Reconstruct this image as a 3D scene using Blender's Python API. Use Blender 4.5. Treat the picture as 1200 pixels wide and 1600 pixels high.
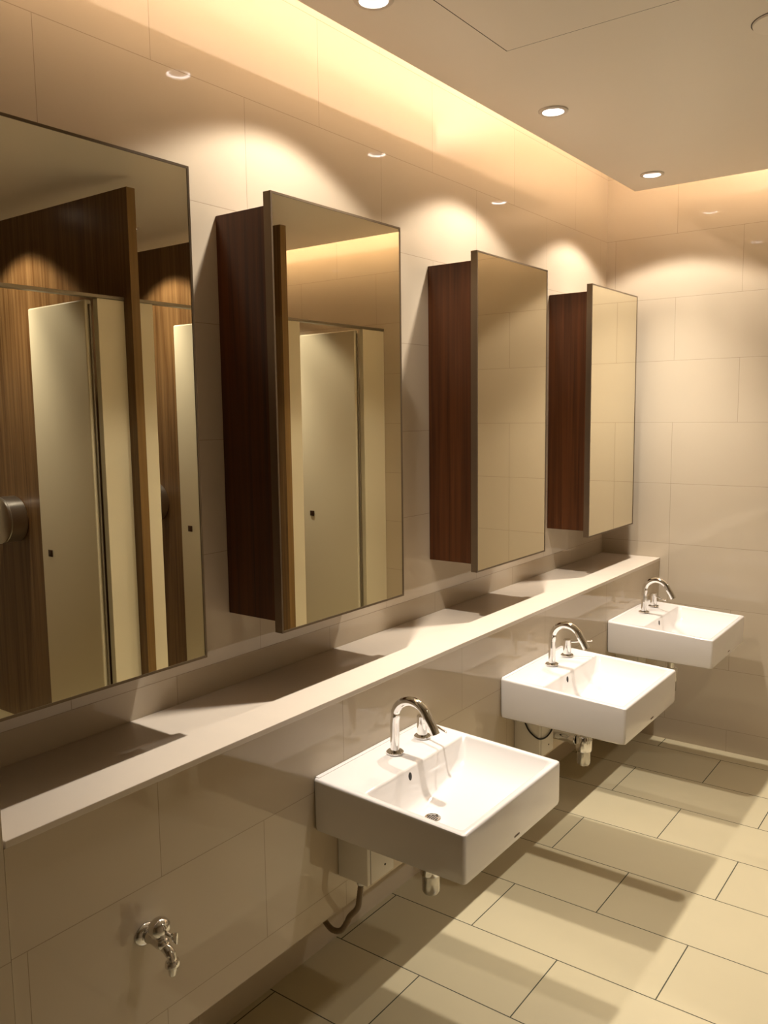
import bpy, bmesh, math, random
from mathutils import Vector, Matrix

random.seed(7)
scene = bpy.context.scene
for o in list(bpy.data.objects):
    bpy.data.objects.remove(o, do_unlink=True)
COL = scene.collection

# ------------------------------------------------------------------ camera
YAW, PITCH, ROLL = math.radians(36.604), math.radians(6.698), math.radians(-0.746)
F_PX = 1315.6
cy_, sy_, cp_, sp_ = math.cos(YAW), math.sin(YAW), math.cos(PITCH), math.sin(PITCH)
fwd = Vector((-sy_*cp_, cy_*cp_, -sp_))
rgt = Vector((cy_, sy_, 0))
upv = rgt.cross(fwd)
c_, s_ = math.cos(ROLL), math.sin(ROLL)
rx = c_*rgt + s_*upv
ux = -s_*rgt + c_*upv
cam_data = bpy.data.cameras.new('camera')
cam = bpy.data.objects.new('camera', cam_data)
COL.objects.link(cam)
m = Matrix((rx, ux, -fwd)).transposed().to_4x4()
m.translation = Vector((1.665, 0.0, 1.6536))
cam.matrix_world = m
cam_data.sensor_fit = 'VERTICAL'
cam_data.sensor_height = 36.0
cam_data.sensor_width = 27.0
cam_data.lens = 36.0 * F_PX / 1600.0
cam_data.clip_start = 0.02
scene.camera = cam

# ------------------------------------------------------------------ world, exposure
w = bpy.data.worlds.new('world')
scene.world = w
w.use_nodes = True
w.node_tree.nodes['Background'].inputs[0].default_value = (0.9, 0.75, 0.55, 1)
w.node_tree.nodes['Background'].inputs[1].default_value = 0.0
vs = scene.view_settings
vs.view_transform = 'Standard'
vs.look = 'None'
vs.gamma = 1.0
vs.use_curve_mapping = False
vs.exposure = 0.0

# light levels
LAMP_W = 38.0          # wide spill of each downlight over the basins
BEAM_W = 126.0          # narrow beam of each downlight
LAMP_COL = (1.0, 0.915, 0.82)
STALL_W = 0.9          # downlights inside the cubicles (factor)
COVE_W = 9.5           # warm strip behind the ceiling edge, per metre
COVE_COL = (1.0, 0.80, 0.65)
LAMP_XY = [(0.36, 1.742), (0.36, 2.724), (0.36, 3.696)]
STALL_XY = [(2.52, 2.00), (2.58, 2.93), (2.60, 3.59)]
BACK_XY = []

# ------------------------------------------------------------------ dimensions (metres)
YF = 4.131     # far wall
ZC = 2.653     # ceiling
XL = 0.30      # lower fascia / ledge front
LZ = 0.923     # ledge top
XS, YS = 0.21, 3.934      # ceiling edge (cove)
XD = 1.792     # cubicle fronts
YB = -1.9      # wall behind the camera
XR = 3.30      # back of cubicles
XK = 0.036     # recess behind the fascia
PB = 0.336     # fascia bottom

# ------------------------------------------------------------------ material helpers
def new_mat(name):
    mt = bpy.data.materials.new(name)
    mt.use_nodes = True
    nt = mt.node_tree
    return mt, nt, nt.nodes['Principled BSDF']

def simple(name, col, rough=0.5, metal=0.0, spec=0.5, noise=0.0, nscale=8.0, coat=0.0, bump=0.0):
    mt, nt, b = new_mat(name)
    b.inputs['Base Color'].default_value = (*col, 1)
    b.inputs['Roughness'].default_value = rough
    b.inputs['Metallic'].default_value = metal
    b.inputs['Specular IOR Level'].default_value = spec
    b.inputs['Coat Weight'].default_value = coat
    b.inputs['Coat Roughness'].default_value = 0.05
    if noise or bump:
        tc = nt.nodes.new('ShaderNodeTexCoord')
        nz = nt.nodes.new('ShaderNodeTexNoise')
        nz.inputs['Scale'].default_value = nscale
        nz.inputs['Detail'].default_value = 4
        nt.links.new(tc.outputs['Object'], nz.inputs['Vector'])
        if noise:
            mx = nt.nodes.new('ShaderNodeMix'); mx.data_type = 'RGBA'
            mx.inputs['A'].default_value = (*[c*(1-noise) for c in col], 1)
            mx.inputs['B'].default_value = (*[min(1, c*(1+noise)) for c in col], 1)
            nt.links.new(nz.outputs['Fac'], mx.inputs['Factor'])
            nt.links.new(mx.outputs['Result'], b.inputs['Base Color'])
        if bump:
            bp = nt.nodes.new('ShaderNodeBump')
            bp.inputs['Strength'].default_value = bump
            bp.inputs['Distance'].default_value = 0.002
            nt.links.new(nz.outputs['Fac'], bp.inputs['Height'])
            nt.links.new(bp.outputs['Normal'], b.inputs['Normal'])
    return mt

def tile_mat(name, ua, va, u0, v0, col, joint, rough, jw=0.0015, pu=0.6, pv=0.2965, flip=(), spec=0.5,
             var=0.03, coat=0.0, speck=0.02):
    """half-bond tiles on world axes ua (long side) and va (rows)"""
    mt, nt, b = new_mat(name)
    N, L = nt.nodes, nt.links
    geo = N.new('ShaderNodeNewGeometry')
    sep = N.new('ShaderNodeSeparateXYZ')
    L.new(geo.outputs['Position'], sep.inputs[0])
    def mth(op, a, bb=None, cc=None):
        n = N.new('ShaderNodeMath'); n.operation = op
        for i, x in enumerate((a, bb, cc)):
            if x is None: continue
            if isinstance(x, (int, float)): n.inputs[i].default_value = x
            else: L.new(x, n.inputs[i])
        return n.outputs[0]
    u = sep.outputs[ua]; v = sep.outputs[va]
    vv = mth('DIVIDE', mth('SUBTRACT', v, v0), pv)
    row = mth('FLOOR', vv)
    fv = mth('SUBTRACT', vv, row)
    par = mth('FLOORED_MODULO', row, 2.0)
    for k in flip:
        par = mth('ABSOLUTE', mth('SUBTRACT', par, mth('COMPARE', row, float(k), 0.1)))
    uu = mth('SUBTRACT', mth('DIVIDE', mth('SUBTRACT', u, u0), pu), mth('MULTIPLY', par, 0.5))
    cu = mth('FLOOR', uu)
    fu = mth('SUBTRACT', uu, cu)
    du = mth('MULTIPLY', mth('MINIMUM', fu, mth('SUBTRACT', 1.0, fu)), pu)
    dv = mth('MULTIPLY', mth('MINIMUM', fv, mth('SUBTRACT', 1.0, fv)), pv)
    dist = mth('MINIMUM', du, dv)
    line = mth('LESS_THAN', dist, jw/2)
    cmb = N.new('ShaderNodeCombineXYZ')
    L.new(row, cmb.inputs[0]); L.new(cu, cmb.inputs[1])
    wn = N.new('ShaderNodeTexWhiteNoise'); wn.noise_dimensions = '2D'
    L.new(cmb.outputs[0], wn.inputs['Vector'])
    nz = N.new('ShaderNodeTexNoise'); nz.inputs['Scale'].default_value = 6; nz.inputs['Detail'].default_value = 6
    L.new(geo.outputs['Position'], nz.inputs['Vector'])
    val = mth('ADD', 1.0 - var/2 - speck, mth('ADD', mth('MULTIPLY', wn.outputs['Value'], var), mth('MULTIPLY', nz.outputs['Fac'], speck*2)))
    vm = N.new('ShaderNodeVectorMath'); vm.operation = 'SCALE'
    vm.inputs[0].default_value = col
    L.new(val, vm.inputs['Scale'])
    mx = N.new('ShaderNodeMix'); mx.data_type = 'RGBA'
    L.new(line, mx.inputs['Factor'])
    L.new(vm.outputs[0], mx.inputs['A'])
    mx.inputs['B'].default_value = (*joint, 1)
    L.new(mx.outputs['Result'], b.inputs['Base Color'])
    b.inputs['Specular IOR Level'].default_value = spec
    b.inputs['Coat Weight'].default_value = coat
    b.inputs['Coat Roughness'].default_value = 0.03
    rr = mth('ADD', rough, mth('MULTIPLY', line, 0.5))
    L.new(rr, b.inputs['Roughness'])
    bp = N.new('ShaderNodeBump'); bp.inputs['Strength'].default_value = 0.35; bp.inputs['Distance'].default_value = 0.001
    L.new(mth('SUBTRACT', 1.0, line), bp.inputs['Height'])
    L.new(bp.outputs['Normal'], b.inputs['Normal'])
    return mt

def wood_mat(name, dark, light, rough=0.32, scale=1.0):
    mt, nt, b = new_mat(name)
    N, L = nt.nodes, nt.links
    geo = N.new('ShaderNodeNewGeometry')
    mp = N.new('ShaderNodeMapping')
    mp.inputs['Scale'].default_value = (55*scale, 55*scale, 1.1)
    L.new(geo.outputs['Position'], mp.inputs['Vector'])
    n1 = N.new('ShaderNodeTexNoise'); n1.inputs['Scale'].default_value = 1.0; n1.inputs['Detail'].default_value = 6
    n1.inputs['Distortion'].default_value = 0.6
    L.new(mp.outputs[0], n1.inputs['Vector'])
    mp2 = N.new('ShaderNodeMapping')
    mp2.inputs['Scale'].default_value = (260*scale, 260*scale, 2.5)
    L.new(geo.outputs['Position'], mp2.inputs['Vector'])
    n2 = N.new('ShaderNodeTexNoise'); n2.inputs['Scale'].default_value = 1.0; n2.inputs['Detail'].default_value = 2
    L.new(mp2.outputs[0], n2.inputs['Vector'])
    ad = N.new('ShaderNodeMath'); ad.operation = 'MULTIPLY_ADD'
    L.new(n2.outputs['Fac'], ad.inputs[0]); ad.inputs[1].default_value = 0.35
    L.new(n1.outputs['Fac'], ad.inputs[2])
    cr = N.new('ShaderNodeValToRGB')
    cr.color_ramp.elements[0].position = 0.40; cr.color_ramp.elements[0].color = (*dark, 1)
    cr.color_ramp.elements[1].position = 0.94; cr.color_ramp.elements[1].color = (*light, 1)
    L.new(ad.outputs[0], cr.inputs['Fac'])
    L.new(cr.outputs['Color'], b.inputs['Base Color'])
    b.inputs['Roughness'].default_value = rough
    b.inputs['Specular IOR Level'].default_value = 0.35
    return mt

WALL_C = (0.54, 0.455, 0.338)
JOINT_C = (0.30, 0.23, 0.15)
M = {}
M['tile_left'] = tile_mat('cream wall tile left', 1, 2, 1.35, 0.108, WALL_C, JOINT_C, 0.04)
M['tile_panel'] = tile_mat('cream fascia tile', 1, 2, 1.045, 0.108, WALL_C, JOINT_C, 0.045)
M['tile_far'] = tile_mat('cream wall tile far', 0, 2, 0.345, 0.108, WALL_C, JOINT_C, 0.045, flip=(3,))
M['tile_pier'] = tile_mat('cream wall tile pier', 0, 2, 0.345, 0.108, WALL_C, JOINT_C, 0.045)
M['tile_floor'] = tile_mat('beige floor tile', 0, 1, 0.655, 0.11, (0.51, 0.442, 0.285), (0.045, 0.045, 0.025), 0.28,
                           jw=0.0036, pv=0.30, var=0.05, speck=0.03)
M['ledge'] = simple('cream ledge stone', (0.62, 0.54, 0.44), 0.22, noise=0.03, nscale=14)
M['ceiling'] = simple('off white ceiling paint', (0.80, 0.745, 0.66), 0.38, noise=0.02, nscale=2.0, spec=0.3)
M['cove'] = simple('cove white paint', (0.80, 0.74, 0.64), 0.6)
M['gap'] = simple('dark gap', (0.05, 0.035, 0.02), 0.8)
M['carcass'] = wood_mat('dark red walnut', (0.030, 0.009, 0.0025), (0.105, 0.033, 0.009), 0.34)
M['walnut'] = wood_mat('brown walnut partition', (0.065, 0.027, 0.008), (0.195, 0.112, 0.046), 0.30)
M['walnut_edge'] = wood_mat('brown walnut edge', (0.15, 0.085, 0.026), (0.24, 0.14, 0.048), 0.35)
M['bronze'] = simple('brushed bronze frame', (0.17, 0.125, 0.08), 0.36, metal=0.75, noise=0.05, nscale=30)
M['mirror'] = simple('mirror glass', (0.84, 0.79, 0.64), 0.0, metal=1.0)
M['ceramic'] = simple('white glazed ceramic', (0.70, 0.66, 0.62), 0.07, coat=0.6, spec=0.5)
M['chrome'] = simple('polished chrome', (0.78, 0.77, 0.76), 0.05, metal=1.0)
M['steel'] = simple('brushed steel', (0.52, 0.50, 0.47), 0.28, metal=1.0, noise=0.06, nscale=40)
M['alu'] = simple('satin aluminium', (0.30, 0.27, 0.21), 0.4, metal=0.8)
M['laminate'] = simple('cream laminate', (0.70, 0.64, 0.47), 0.28, noise=0.015, nscale=3)
M['plastic'] = simple('white plastic box', (0.72, 0.67, 0.59), 0.40, noise=0.02)
M['hose'] = simple('ribbed grey hose', (0.20, 0.14, 0.08), 0.5, noise=0.2, nscale=60)
M['cable'] = simple('black cable', (0.015, 0.012, 0.01), 0.5)
M['black'] = simple('dark void', (0.01, 0.008, 0.006), 0.6)
M['mark'] = simple('brown printed mark', (0.10, 0.065, 0.035), 0.4)
M['lockbronze'] = simple('dark bronze lock', (0.07, 0.04, 0.025), 0.35, metal=0.6)
M['bezel'] = simple('satin white lamp bezel', (0.62, 0.57, 0.51), 0.35, metal=0.2)
M['clear'] = simple('cloudy trap cup', (0.55, 0.53, 0.48), 0.12, metal=0.75)
def emis(name, col, s):
    mt, nt, b = new_mat(name)
    b.inputs['Base Color'].default_value = (0.8, 0.8, 0.8, 1)
    b.inputs['Emission Color'].default_value = (*col, 1)
    b.inputs['Emission Strength'].default_value = s
    return mt
M['lamp'] = emis('lit lamp ring', (1.0, 0.90, 0.86), 14.0)
M['lampcore'] = emis('lit lamp core', (1.0, 0.88, 0.92), 0.75)

# ------------------------------------------------------------------ mesh helpers
def link(name, bm, mat, parent=None, smooth=None, loc=None):
    me = bpy.data.meshes.new(name)
    bmesh.ops.recalc_face_normals(bm, faces=bm.faces)
    bm.to_mesh(me); bm.free()
    o = bpy.data.objects.new(name, me)
    COL.objects.link(o)
    if mat is not None: me.materials.append(mat)
    if smooth is not None:
        for p in me.polygons: p.use_smooth = True
        if smooth < 3.1:
            me.set_sharp_from_angle(angle=smooth)
    if parent is not None: o.parent = parent
    if loc is not None: o.location = loc
    return o

def add_box(bm, x0, x1, y0, y1, z0, z1, bevel=0.0, seg=2):
    r = bmesh.ops.create_cube(bm, size=1.0)
    vs_ = r['verts']
    for v in vs_:
        v.co = Vector(((x0+x1)/2 + v.co.x*(x1-x0), (y0+y1)/2 + v.co.y*(y1-y0), (z0+z1)/2 + v.co.z*(z1-z0)))
    if bevel:
        es = list({e for v in vs_ for e in v.link_edges})
        bmesh.ops.bevel(bm, geom=es, offset=bevel, segments=seg, affect='EDGES', profile=0.5)

def box_bm(*a, **k):
    bm = bmesh.new(); add_box(bm, *a, **k); return bm

def smooth_path(pts, n=8):
    P = [Vector(p) for p in pts]
    P = [P[0]*2-P[1]] + P + [P[-1]*2-P[-2]]
    out = []
    for i in range(1, len(P)-2):
        for k in range(n):
            t = k/n
            a, b, c, d = P[i-1], P[i], P[i+1], P[i+2]
            out.append(0.5*((2*b)+(c-a)*t+(2*a-5*b+4*c-d)*t*t+(-a+3*b-3*c+d)*t**3))
    out.append(P[-2])
    return out

def add_tube(bm, pts, r, n=16, cap=True):
    """sweep a circle along pts; r is a number or list"""
    pts = [Vector(p) for p in pts]
    if not isinstance(r, (list, tuple)): r = [r]*len(pts)
    T = []
    for i in range(len(pts)):
        a = pts[max(0, i-1)]; b = pts[min(len(pts)-1, i+1)]
        T.append((b-a).normalized())
    nrm = T[0].orthogonal().normalized()
    rings = []
    for i, p in enumerate(pts):
        nrm = (nrm - T[i]*nrm.dot(T[i])).normalized()
        bi = T[i].cross(nrm)
        rings.append([bm.verts.new(p + r[i]*(math.cos(2*math.pi*k/n)*nrm + math.sin(2*math.pi*k/n)*bi)) for k in range(n)])
    for A, B in zip(rings, rings[1:]):
        for k in range(n):
            bm.faces.new((A[k], A[(k+1) % n], B[(k+1) % n], B[k]))
    if cap:
        bm.faces.new(rings[0][::-1]); bm.faces.new(rings[-1])

def add_lathe(bm, prof, origin, axis, n=32):
    """prof: list of (distance along axis, radius)"""
    axis = Vector(axis).normalized(); o = Vector(origin)
    a = axis.orthogonal().normalized(); b = axis.cross(a)
    rings = []
    for h, r in prof:
        if r < 1e-6:
            rings.append([bm.verts.new(o+axis*h)])
        else:
            rings.append([bm.verts.new(o+axis*h + r*(math.cos(2*math.pi*k/n)*a+math.sin(2*math.pi*k/n)*b)) for k in range(n)])
    for A, B in zip(rings, rings[1:]):
        for k in range(n):
            k2 = (k+1) % n
            if len(A) == 1 and len(B) == 1: continue
            if len(A) == 1: bm.faces.new((A[0], B[k2], B[k]))
            elif len(B) == 1: bm.faces.new((A[k], A[k2], B[0]))
            else: bm.faces.new((A[k], A[k2], B[k2], B[k]))
    if len(rings[0]) > 1: bm.faces.new(rings[0][::-1])
    if len(rings[-1]) > 1: bm.faces.new(rings[-1])

def lathe_bm(*a, **k):
    bm = bmesh.new(); add_lathe(bm, *a, **k); return bm

def tube_bm(*a, **k):
    bm = bmesh.new(); add_tube(bm, *a, **k); return bm

def tag(o, label, cat, group=None):
    o['label'] = label; o['category'] = cat
    if group: o['group'] = group
    return o

def thing(name, label, cat, loc=(0, 0, 0), group=None):
    o = bpy.data.objects.new(name, None)
    o.empty_display_size = 0.05
    COL.objects.link(o)
    o.location = loc
    return tag(o, label, cat, group)

def copy_thing(src, loc, label, group=None):
    r = src.copy(); COL.objects.link(r)
    r.location = loc; r['label'] = label
    if group: r['group'] = group
    for ch in list(src.children):
        c = ch.copy(); COL.objects.link(c); c.parent = r
        for g in list(ch.children):
            d = g.copy(); COL.objects.link(d); d.parent = c
    return r

def struct(name, bm, mat, label=None):
    o = link(name, bm, mat)
    o['kind'] = 'structure'
    if label: o['label'] = label
    return o

# ------------------------------------------------------------------ room shell
ZT = 3.02      # top of the cove
struct('floor', box_bm(-0.02, XR+0.1, YB-0.1, YF+0.1, -0.1, 0.0), M['tile_floor'])
struct('wall_left', box_bm(-0.12, 0.0, YB, YF, PB, ZT), M['tile_left'])
struct('wall_left_recess', box_bm(-0.12, XK, YB, YF, 0.0, PB-0.001), M['tile_panel'])
struct('wall_far', box_bm(-0.12, XR+0.1, YF, YF+0.12, 0.0, ZT), M['tile_far'])
struct('wall_right', box_bm(XR, XR+0.1, 1.32, YF, 0.0, ZT), M['tile_left'])
struct('wall_right_near', box_bm(XD+0.06, XD+0.16, YB, 1.30, 0.0, ZC), M['tile_left'])
struct('wall_back', box_bm(-0.12, XD+0.16, YB-0.1, YB, 0.0, ZC), M['tile_far'])
# fascia that carries the ledge and the basins
struct('wall_left_fascia', box_bm(0.0, XL, 0.715, YF, PB, LZ-0.0155), M['tile_panel'])
# pier at the near end of the ledge
struct('wall_near_pier', box_bm(0.0, XL+0.004, 0.50, 0.712, 0.0, ZC-0.002), M['tile_pier'])
# dropped ceiling with an open cove along the left and far walls
struct('ceiling', box_bm(XS, XR, YB, YS, ZC, ZC+0.012), M['ceiling'])
bm = bmesh.new()
add_box(bm, -0.12, XR+0.1, YB, YF+0.12, ZT, ZT+0.05)
add_box(bm, 0.62, 0.64, YB, YS-0.42, ZC+0.012, ZT)
add_box(bm, 0.62, XR, YS-0.42, YS-0.40, ZC+0.012, ZT)
struct('ceiling_cove', bm, M['cove'])
struct('ceiling_near_strip', box_bm(0.0, XS, YB, 0.5, ZC, ZC+0.012), M['ceiling'])

# ledge
bm = box_bm(0.0005, XL+0.003, 0.716, YF-0.001, LZ-0.015, LZ, bevel=0.0012, seg=1)
o = link('stone_ledge', bm, M['ledge'])
tag(o, 'long cream stone ledge below the row of mirror cabinets', 'ledge')

# ------------------------------------------------------------------ lights
def spot(x, y, z, wt, ang, blend, col, rad=0.03):
    l = bpy.data.lights.new('spot', 'SPOT')
    l.energy = wt; l.color = col; l.spot_size = math.radians(ang); l.spot_blend = blend
    l.shadow_soft_size = rad
    o = bpy.data.objects.new('spot', l); COL.objects.link(o)
    o.location = (x, y, z)
    return o

def lamp_pair(x, y, k=1.0):
    spot(x, y, ZC-0.012, LAMP_W*k, 120, 0.22, LAMP_COL)
    spot(x, y, ZC-0.012, BEAM_W*k, 84, 1.0, LAMP_COL)
for x, y in LAMP_XY + BACK_XY: lamp_pair(x, y)
for x, y in STALL_XY:
    spot(x, y, ZC-0.012, LAMP_W*1.6*STALL_W, 106, 0.30, LAMP_COL)
    spot(x, y, ZC-0.012, BEAM_W*0.8*STALL_W, 74, 1.0, LAMP_COL)

def strip(p0, p1, aim, width, wpm):
    p0, p1, aim = Vector(p0), Vector(p1), Vector(aim).normalized()
    l = bpy.data.lights.new('cove_strip', 'AREA')
    l.shape = 'RECTANGLE'
    L_ = (p1-p0).length
    l.size = L_; l.size_y = width; l.energy = wpm*L_; l.color = COVE_COL
    o = bpy.data.objects.new('cove_strip', l); COL.objects.link(o)
    ax = (p1-p0).normalized(); zz = -aim; yy = zz.cross(ax)
    mm = Matrix((ax, yy, zz)).transposed().to_4x4(); mm.translation = (p0+p1)/2
    o.matrix_world = mm
strip((0.46, YB+0.1, 2.72), (0.46, YF-0.50, 2.72), (0.1, 0, 1.0), 0.10, COVE_W)
strip((0.50, YF-0.46, 2.72), (XR-0.05, YF-0.46, 2.72), (0, 0.0, 1.0), 0.10, COVE_W*1.35)

# ------------------------------------------------------------------ downlights
def downlight(loc, label, group):
    t = thing('downlight', label, 'downlight', loc, group)
    link('bezel', lathe_bm([(0.0, 0.050), (-0.004, 0.0495), (-0.007, 0.045), (-0.006, 0.036), (-0.001, 0.0345), (0.0, 0.0345)], (0, 0, 0), (0, 0, 1)),
         M['bezel'], t, smooth=0.8)
    link('lamp', lathe_bm([(-0.001, 0.034), (-0.0035, 0.033), (-0.004, 0.030), (-0.002, 0.0285), (-0.001, 0.0285)], (0, 0, 0), (0, 0, 1)), M['lamp'], t, smooth=0.8)
    link('reflector', lathe_bm([(-0.001, 0.0283), (-0.0016, 0.018), (-0.0025, 0.009), (-0.003, 0.0)], (0, 0, 0), (0, 0, 1)), M['lampcore'], t, smooth=0.8)
    return t
d0 = downlight((0.36, 1.742, ZC), 'round recessed downlight cut off by the top edge of the photo', 'downlights over the basins')
copy_thing(d0, (0.37, 2.724, ZC), 'round recessed downlight in the ceiling between the nearest and farthest ones')
copy_thing(d0, (0.37, 3.696, ZC), 'round recessed downlight nearest the inner corner of the ceiling')
for (x, y), lb in zip(STALL_XY, ('recessed downlight inside the wooden cubicle seen in the nearest mirror',
                                 'recessed downlight above the middle toilet cubicle',
                                 'recessed downlight above the last toilet cubicle by the far wall')):
    copy_thing(d0, (x, y, ZC), lb, 'downlights over the cubicles')

# ceiling access panel and round ceiling disc
t = thing('access_panel', 'flush square access panel with thin dark joint in the ceiling', 'access panel', (0.474, 1.606, ZC))
link('panel_board', box_bm(0.002, 0.598, 0.002, 0.598, -0.0022, -0.0002), M['ceiling'], t)
bm = bmesh.new()
for a in ((-0.002, 0.602, -0.002, 0.0018), (-0.002, 0.602, 0.5982, 0.602), (-0.002, 0.0018, 0.0018, 0.5982), (0.5982, 0.602, 0.0018, 0.5982)):
    add_box(bm, *a, -0.0012, -0.0002)
link('panel_joint', bm, M['gap'], t)
t = thing('ceiling_speaker', 'round pale ceiling disc with painted shadow ring at the upper right edge', 'speaker', (1.125, 2.49, ZC))
link('cover', lathe_bm([(0, 0.072), (-0.006, 0.070), (-0.009, 0.05), (-0.010, 0.0)], (0, 0, 0), (0, 0, 1), n=40), M['ceiling'], t, smooth=0.8)
link('shadow_ring', lathe_bm([(0, 0.0745), (-0.001, 0.0745), (-0.001, 0.0722), (0, 0.0722)], (0, 0, 0), (0, 0, 1), n=40), M['gap'], t)  # dark colour stands in for the shadow along the disc's edge

# ------------------------------------------------------------------ mirror cabinets
def cabinet(y0, y1, label):
    """local origin on the wall, near lower corner of the mirror"""
    W = y1-y0; H = 1.091
    t = thing('mirror_cabinet', label, 'mirror cabinet', (0.0, y0, 1.098), 'mirror cabinets above the ledge')
    link('carcass', box_bm(0.0008, 0.178, 0.008, W-0.008, 0.027, H-0.030, bevel=0.0008, seg=1), M['carcass'], t)
    bm = bmesh.new()
    a, b, fr = 0.1785, 0.203, 0.0055
    # hollow frame ring
    add_box(bm, a, b, 0, fr, 0, H); add_box(bm, a, b, W-fr, W, 0, H)
    add_box(bm, a, b, fr, W-fr, 0, fr); add_box(bm, a, b, fr, W-fr, H-fr, H)
    link('frame', bm, M['bronze'], t)
    link('mirror_glass', box_bm(a+0.002, b-0.0012, fr, W-fr, fr, H-fr), M['mirror'], t)
    return t
cabinet(0.735, 1.276, 'nearest mirror cabinet at the left edge reflecting the wooden cubicle wall')
cabinet(1.527, 2.066, 'mirror cabinet above the nearest basin with dark walnut side')
cabinet(2.507, 3.042, 'mirror cabinet above the middle basin with dark walnut side')
cabinet(3.472, 4.014, 'farthest mirror cabinet beside the tiled far wall')

# ------------------------------------------------------------------ washbasin
def ring(u0, u1, v0, v1, r, z, n=6):
    out = []
    for cx, cyy, a0 in ((u1-r, v1-r, 0), (u0+r, v1-r, 90), (u0+r, v0+r, 180), (u1-r, v0+r, 270)):
        for k in range(n+1):
            a = math.radians(a0 + 90*k/n)
            out.append((cx+r*math.cos(a), cyy+r*math.sin(a), z))
    return out
def loft(bm, rings, cap0=True, cap1=True):
    R = [[bm.verts.new(p) for p in r] for r in rings]
    n = len(R[0])
    for A, B in zip(R, R[1:]):
        for k in range(n):
            bm.faces.new((A[k], A[(k+1) % n], B[(k+1) % n], B[k]))
    if cap0: bm.faces.new(R[0][::-1])
    if cap1: bm.faces.new(R[-1])

DEPTH = 0.446
def basin(yc, label, half=0.250):
    t = thing('washbasin', label, 'washbasin', (XL, yc, 0.598), 'wall hung basins below the ledge')
    Hh = half
    Z = 0.142
    dr = (0.238, -0.062)       # drain centre
    zd = 0.030
    rings = [
        ring(0.003, 0.440, -Hh+0.007, Hh-0.007, 0.012, 0.0),
        ring(0.0012, 0.4445, -Hh+0.002, Hh-0.002, 0.011, 0.004),
        ring(0.0008, 0.446, -Hh, Hh, 0.010, 0.014),
        ring(0.0008, 0.446, -Hh, Hh, 0.008, Z-0.008),
        ring(0.0012, 0.445, -Hh+0.001, Hh-0.001, 0.008, Z-0.003),
        ring(0.003, 0.442, -Hh+0.004, Hh-0.004, 0.007, Z-0.0005),
        ring(0.006, 0.439, -Hh+0.007, Hh-0.007, 0.007, Z),
        ring(0.150, 0.432, -Hh+0.015, Hh-0.015, 0.010, Z),
        ring(0.153, 0.429, -Hh+0.018, Hh-0.018, 0.010, Z-0.002),
        ring(0.155, 0.427, -Hh+0.020, Hh-0.020, 0.012, Z-0.006),
        ring(0.162, 0.420, -Hh+0.026, Hh-0.050, 0.022, 0.085),
        ring(0.170, 0.405, -Hh+0.036, Hh-0.110, 0.035, 0.055),
        ring(0.180, 0.375, -Hh+0.060, Hh-0.190, 0.045, 0.040),
        ring(0.200, 0.310, dr[1]-0.06, dr[1]+0.06, 0.045, 0.033),
        ring(dr[0]-0.022, dr[0]+0.022, dr[1]-0.022, dr[1]+0.022, 0.0219, zd),
    ]
    # the top slopes gently down to the front
    rings = [[(x, y, z - 0.045*x*max(0.0, z/Z)) for x, y, z in r] for r in rings]
    bm = bmesh.new(); loft(bm, rings)
    link('bowl', bm, M['ceramic'], t, smooth=0.7)
    link('back_lip', box_bm(0.001, 0.014, -Hh+0.008, Hh-0.008, Z-0.006, Z+0.0014, bevel=0.0012, seg=2), M['ceramic'], t, smooth=0.7)
    # overflow hole on the back wall of the bowl
    bm = bmesh.new()
    add_lathe(bm, [(0.0, 0.011), (0.0012, 0.0105), (0.0016, 0.008), (0.0012, 0.0)], (0.1575, -0.045, 0.112), (1, 0, 0.1), n=24)
    bmesh.ops.scale(bm, vec=(1, 0.62, 1), space=Matrix.Translation((0, 0.045, 0)), verts=bm.verts)
    link('overflow_hole', bm, M['black'], t, smooth=0.8)
    dz = zd - 0.045*dr[0]*zd/Z
    dn = link('drain', lathe_bm([(-0.002, 0.0215), (0.0015, 0.0215), (0.003, 0.0195), (0.0022, 0.0165), (0.0005, 0.016), (0.0005, 0.0)],
              (dr[0], dr[1], dz), (0, 0, 1)), M['chrome'], t, smooth=0.8)
    bm = bmesh.new()
    for i in range(-2, 3):
        for j in range(-2, 3):
            if i*i + j*j <= 5:
                add_lathe(bm, [(0.0006, 0.0021), (0.0012, 0.0021)], (dr[0]+i*0.0058, dr[1]+j*0.0058, dz), (0, 0, 1), n=8)
    link('drain_holes', bm, M['black'], dn)
    # small printed mark on the front face
    bm = bmesh.new()
    for k in range(4):
        add_box(bm, 0.4458, 0.4468, -0.013+k*0.0068, -0.0085+k*0.0068, 0.016, 0.0205)
    link('printed_mark', bm, M['mark'], t)
    return t
b1 = basin(1.770, 'nearest white square wall hung washbasin with chrome tap', 0.2485)
b2 = basin(2.746, 'middle white square washbasin between the nearest and the far one', 0.2490)
b3 = basin(3.716, 'farthest white square washbasin beside the tiled end wall', 0.2560)

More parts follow.
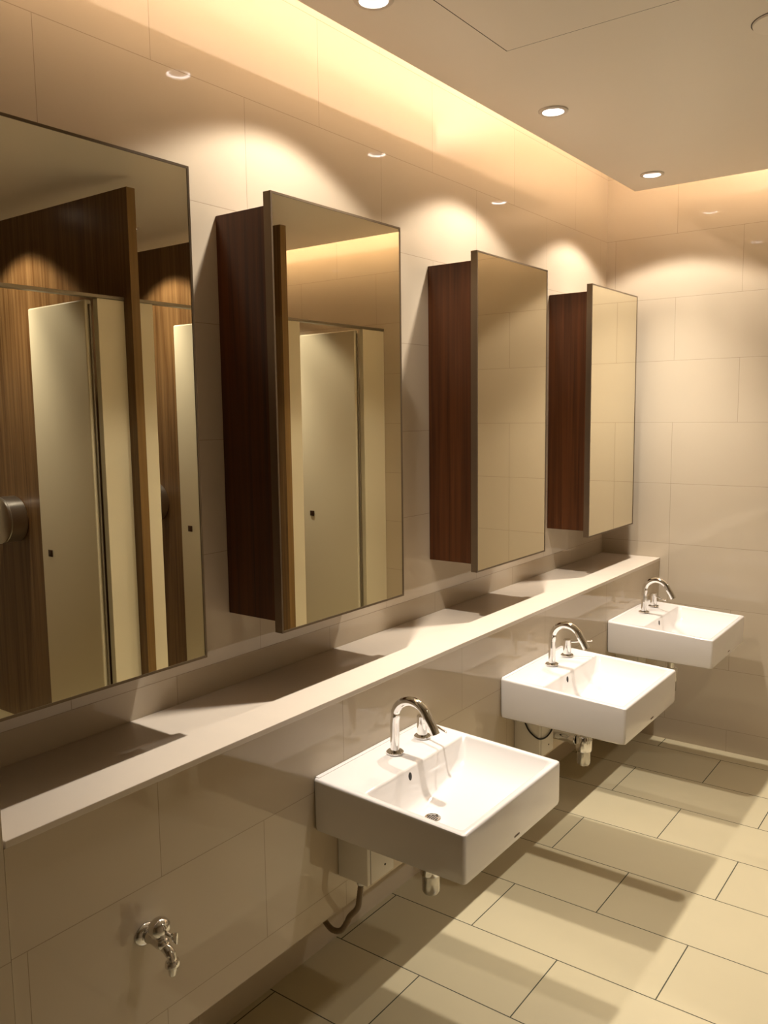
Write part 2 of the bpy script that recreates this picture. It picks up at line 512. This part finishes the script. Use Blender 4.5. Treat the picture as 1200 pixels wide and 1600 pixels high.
# ------------------------------------------------------------------ faucet (gooseneck spout and separate lever valve)
ZR = 0.7381
def faucet(loc, label, lv):
    t = thing('faucet', label, 'faucet', loc, 'chrome faucets on the basins')
    pts = [(0, 0, 0.004), (0, 0, 0.045), (0, 0, 0.085), (0.003, 0, 0.104)]
    R = 0.055
    for a in range(165, 19, -12):
        pts.append((0.056+R*math.cos(math.radians(a)), 0, 0.100+R*math.sin(math.radians(a))))
    pts += [(0.122, 0, 0.098), (0.131, 0, 0.080)]
    link('spout', tube_bm(smooth_path(pts, 3), 0.0125, n=20), M['chrome'], t, smooth=0.9)
    link('spout_collar', lathe_bm([(0, 0.024), (0.004, 0.024), (0.006, 0.022), (0.006, 0.0127), (0.004, 0.0127)], (0, 0, 0), (0, 0, 1)), M['chrome'], t, smooth=0.7)
    v = link('valve', lathe_bm([(0.005, 0.0145), (0.030, 0.0155), (0.044, 0.0155), (0.0445, 0.0148), (0.046, 0.0148), (0.0465, 0.0155), (0.062, 0.0155), (0.064, 0.0135), (0.064, 0.0)],
             (-0.002, 0.136, 0), (0, 0, 1)), M['chrome'], t, smooth=0.6)
    link('lever', tube_bm([(-0.002+lv[0]*0.12, 0.136+lv[1]*0.12, 0.054), (-0.002+lv[0]*0.45, 0.136+lv[1]*0.45, 0.054+lv[2]*0.4), (-0.002+lv[0]*0.97, 0.136+lv[1]*0.97, 0.054+lv[2]*0.95), (-0.002+lv[0], 0.136+lv[1], 0.054+lv[2])], [0.0042, 0.0036, 0.0036, 0.002], n=12), M['chrome'], v, smooth=0.8)
    link('valve_collar', lathe_bm([(0, 0.024), (0.004, 0.024), (0.006, 0.022), (0.006, 0.0147), (0.004, 0.0147)], (-0.002, 0.136, 0), (0, 0, 1)), M['chrome'], t, smooth=0.7)
    return t
faucet((0.374, 1.774, ZR), 'chrome gooseneck faucet on the nearest basin', (0.098, -0.026, -0.012))
faucet((0.376, 2.746, ZR), 'chrome gooseneck faucet on the middle basin', (0.078, 0.050, 0.004))
faucet((0.373, 3.712, ZR), 'chrome gooseneck faucet on the farthest basin', (0.070, -0.045, -0.008))

# ------------------------------------------------------------------ under the basins
def trap(loc, label):
    t = thing('bottle_trap', label, 'bottle trap', loc, 'bottle traps under the basins')
    link('trap_body', lathe_bm([(0.210, 0.016), (0.115, 0.016), (0.113, 0.027), (0.108, 0.029), (0.060, 0.029), (0.056, 0.027)], (0, 0, 0), (0, 0, 1)), M['chrome'], t, smooth=0.6)
    link('trap_cup', lathe_bm([(0.0555, 0.0235), (0.012, 0.0235), (0.004, 0.019), (0.0, 0.010), (0.0, 0.0)], (0, 0, 0), (0, 0, 1)), M['clear'], t, smooth=0.6)
    link('waste_pipe', tube_bm([(-0.029, 0, 0.09), (-0.10, 0, 0.09), (-0.2065, 0, 0.09)], 0.016, n=20), M['chrome'], t, smooth=0.8)
    bm = bmesh.new()
    add_lathe(bm, [(0, 0.022), (0.018, 0.022)], (-0.05, 0, 0.09), (1, 0, 0), n=8)
    link('pipe_nut', bm, M['chrome'], t)
    return t
t1 = trap((0.507, 1.745, 0.392), 'chrome bottle trap hanging below the nearest basin')
copy_thing(t1, (0.507, 2.738, 0.392), 'chrome bottle trap and waste pipe below the middle basin')
copy_thing(t1, (0.507, 3.700, 0.392), 'bottle trap below the farthest basin')

def ctrl(loc, label):
    t = thing('control_box', label, 'control box', loc, 'white boxes under the basins')
    link('housing', box_bm(0.001, 0.100, 0, 0.115, 0, 0.155, bevel=0.003), M['plastic'], t, smooth=0.6)
    link('cover_joint', box_bm(0.1, 0.1006, 0.012, 0.0135, 0.002, 0.150), M['gap'], t)
    link('screw', lathe_bm([(0, 0.003), (0.0012, 0.003), (0.0015, 0.0)], (0.1, 0.075, 0.03), (1, 0, 0), n=10), M['gap'], t)
    return t
k1 = ctrl((XL, 1.612, 0.436), 'white box on the fascia under the nearest basin, brown hose below')
k2 = copy_thing(k1, (XL, 2.600, 0.436), 'white box with a black cable loop under the middle basin')
copy_thing(k1, (XL, 3.560, 0.436), 'white box under the farthest basin')
# hose from the first box down into the recess
t = thing('water_hose', 'brown flexible hose hanging from the white box into the recess', 'hose', (0.36, 1.634, 0.436))
link('hose_nut', lathe_bm([(0, 0.011), (-0.014, 0.011), (-0.016, 0.009)], (0, 0, 0), (0, 0, 1), n=8), M['steel'], t)
hp = smooth_path([(0, 0, -0.014), (0, -0.008, -0.050), (-0.005, -0.010, -0.078), (-0.038, -0.003, -0.118), (-0.050, 0, -0.140), (-0.075, 0.003, -0.175),
                  (-0.110, 0.010, -0.190), (-0.140, 0.018, -0.185), (-0.160, 0.024, -0.168), (-0.200, 0.030, -0.112)], 10)
link('hose_tube', tube_bm(hp, [0.0075+0.0008*(i % 2) for i in range(len(hp))], n=12), M['hose'], t, smooth=0.9)
# cable loop below the second basin
link('cable', tube_bm([p - Vector((XL, 2.600, 0.414)) for p in smooth_path(
    [(0.338, 2.5965, 0.575), (0.342, 2.5962, 0.548), (0.362, 2.5955, 0.512), (0.392, 2.5955, 0.492), (0.4042, 2.612, 0.486), (0.4042, 2.652, 0.482),
     (0.4042, 2.690, 0.494), (0.4042, 2.704, 0.518), (0.4042, 2.698, 0.545), (0.4042, 2.690, 0.570)], 6)], 0.0028, n=8), M['cable'], k2, smooth=0.9)['label'] = 'thin black cable loop'

# ------------------------------------------------------------------ bib tap on the fascia
t = thing('bib_tap', 'small chrome tap on the tiled fascia below the ledge', 'tap', (XL, 0.998, 0.600))
t.scale = (0.88, 1.0, 0.88)
link('flange', lathe_bm([(0.0005, 0.027), (0.004, 0.0265), (0.010, 0.020), (0.012, 0.013)], (0, 0, 0), (1, 0, 0)), M['chrome'], t, smooth=0.8)
link('tap_body', lathe_bm([(0.010, 0.012), (0.016, 0.015), (0.022, 0.0155), (0.030, 0.0125), (0.044, 0.0135), (0.060, 0.0155), (0.070, 0.013), (0.076, 0.006), (0.077, 0)], (0, 0, 0), (1, 0, 0)), M['chrome'], t, smooth=0.9)
link('spout', tube_bm(smooth_path([(0.060, 0, -0.004), (0.076, 0.001, -0.010), (0.087, 0.002, -0.020), (0.091, 0.002, -0.032), (0.091, 0.002, -0.044)], 6),
     [0.011]*13 + [0.0095]*12, n=18), M['chrome'], t, smooth=0.9)
link('spout_ring', lathe_bm([(0, 0.0135), (-0.004, 0.0155), (-0.012, 0.0155), (-0.015, 0.0125)], (0.091, 0.002, -0.032), (0, 0, 1)), M['chrome'], t, smooth=0.7)
link('hose_nozzle', lathe_bm([(0, 0.0085), (-0.010, 0.0095), (-0.020, 0.0085), (-0.021, 0.006)], (0.091, 0.002, -0.046), (0, 0, 1)), M['chrome'], t, smooth=0.7)
kn = link('knob', lathe_bm([(0.012, 0.009), (0.016, 0.012), (0.020, 0.0200), (0.032, 0.0235), (0.044, 0.0220), (0.053, 0.015), (0.058, 0.006), (0.059, 0)], (0.053, 0.0, 0.0), (0, 0, 1)), M['chrome'], t, smooth=0.9)
bm = bmesh.new()
add_tube(bm, [(0.070, 0.002, 0.028), (0.086, 0.006, 0.024)], [0.006, 0.005], n=12)
add_box(bm, 0.084, 0.104, 0.0045, 0.0105, 0.008, 0.036, bevel=0.0025)
for v in bm.verts:
    if v.co.x > 0.083 and v.co.z > 0.0: v.co.z = 0.022 + (v.co.z-0.022)*(0.45 + 0.6*(v.co.x-0.083)/0.02)
link('handle_wing', bm, M['chrome'], kn, smooth=0.7)

# ------------------------------------------------------------------ toilet cubicles opposite (seen in the mirrors)
def wood_panel(y0, label):
    t = thing('wood_partition', label, 'partition', (1.742, y0, 0.0), 'walnut partitions between the cubicles')
    link('board', box_bm(0.002, XR-1.742-0.001, 0, 0.042, 0.095, 2.60), M['walnut'], t)
    link('plinth', box_bm(0.002, XR-1.742-0.001, 0.001, 0.041, 0.0, 0.0945), M['laminate'], t)
    link('front_edge', box_bm(0.0, 0.0018, 0, 0.042, 0.0, 2.60), M['walnut_edge'], t)
    return t
wood_panel(1.362, 'walnut partition nearest the camera on the cubicle side')
wood_panel(2.282, 'tall walnut partition whose end shows in the nearest mirror')
wood_panel(3.200, 'tall walnut partition whose end shows in the second mirror')

def post(y0, y1, label):
    o = link('cubicle_post', box_bm(XD, XD+0.03, y0, y1, 0.0, 2.140, bevel=0.002), M['laminate'])
    tag(o, label, 'post', 'cream cubicle posts')
post(1.406, 1.505, 'cream cubicle post beside the walnut partition nearest the camera')
post(2.149, 2.281, 'cream post left of the walnut partition end in the nearest mirror')
post(2.326, 2.430, 'cream post right of the walnut partition end in the nearest mirror')
post(3.058, 3.199, 'cream post on the near side of the walnut partition in the second mirror')
post(3.244, 3.385, 'cream post right of the walnut partition end in the second mirror')
post(3.928, YF-0.001, 'cream post against the tiled far wall')

def rail(y0, y1, label):
    o = link('head_rail', box_bm(XD-0.004, XD+0.034, y0, y1, 2.141, 2.155, bevel=0.002), M['alu'])
    tag(o, label, 'rail', 'cubicle head rails')
rail(1.406, 2.281, 'aluminium rail over the first cubicle door, in the nearest mirror')
rail(2.326, 3.199, 'aluminium rail over the middle cubicle door')
rail(3.244, YF-0.001, 'aluminium rail over the last cubicle door by the far wall')

def door(yh, free, label):
    """hinged at (XD+0.03, yh), free edge at free=(x, y)"""
    h = Vector((XD+0.034, yh, 0.0)); f = Vector((free[0], free[1], 0.0))
    d = f-h; W = d.length
    t = thing('cubicle_door', label, 'door', (h.x, h.y, 0.12), 'open cream cubicle doors')
    t.rotation_euler = (0, 0, math.atan2(d.y, d.x))
    link('door_leaf', box_bm(0, W, 0.0, 0.032, 0.0, 2.015, bevel=0.008, seg=4), M['laminate'], t, smooth=0.7)
    link('lock', box_bm(W-0.096, W-0.064, -0.006, 0.0001, 0.905, 0.937, bevel=0.002), M['lockbronze'], t, smooth=0.6)
    link('hinge', tube_bm([(-0.008, 0.018, 0.02), (-0.008, 0.018, 1.995)], 0.006, n=12), M['alu'], t, smooth=0.8)
door(2.112, (2.289, 2.136), 'open cream cubicle door seen in the nearest mirror')
door(3.020, (2.385, 3.030), 'open cream cubicle door at the right edge of the nearest mirror')
door(3.890, (2.281, 3.920), 'open cream cubicle door seen in the second mirror')

def paper(loc, label):
    t = thing('paper_dispenser', label, 'dispenser', loc, 'steel roll dispensers on the walnut partitions')
    link('drum', lathe_bm([(0.001, 0.112), (0.006, 0.116), (0.085, 0.116), (0.09, 0.112)], (0, 0, 0), (0, -1, 0), n=40), M['steel'], t, smooth=0.6)
    link('front_cover', lathe_bm([(0.0905, 0.117), (0.098, 0.117), (0.102, 0.111), (0.103, 0.0)], (0, 0, 0), (0, -1, 0), n=40), M['steel'], t, smooth=0.6)
paper((2.745, 2.281, 1.15), 'round brushed steel roll dispenser at the left edge of the nearest mirror')
paper((2.80, 3.199, 1.15), 'round steel roll dispenser half hidden behind a cream post')
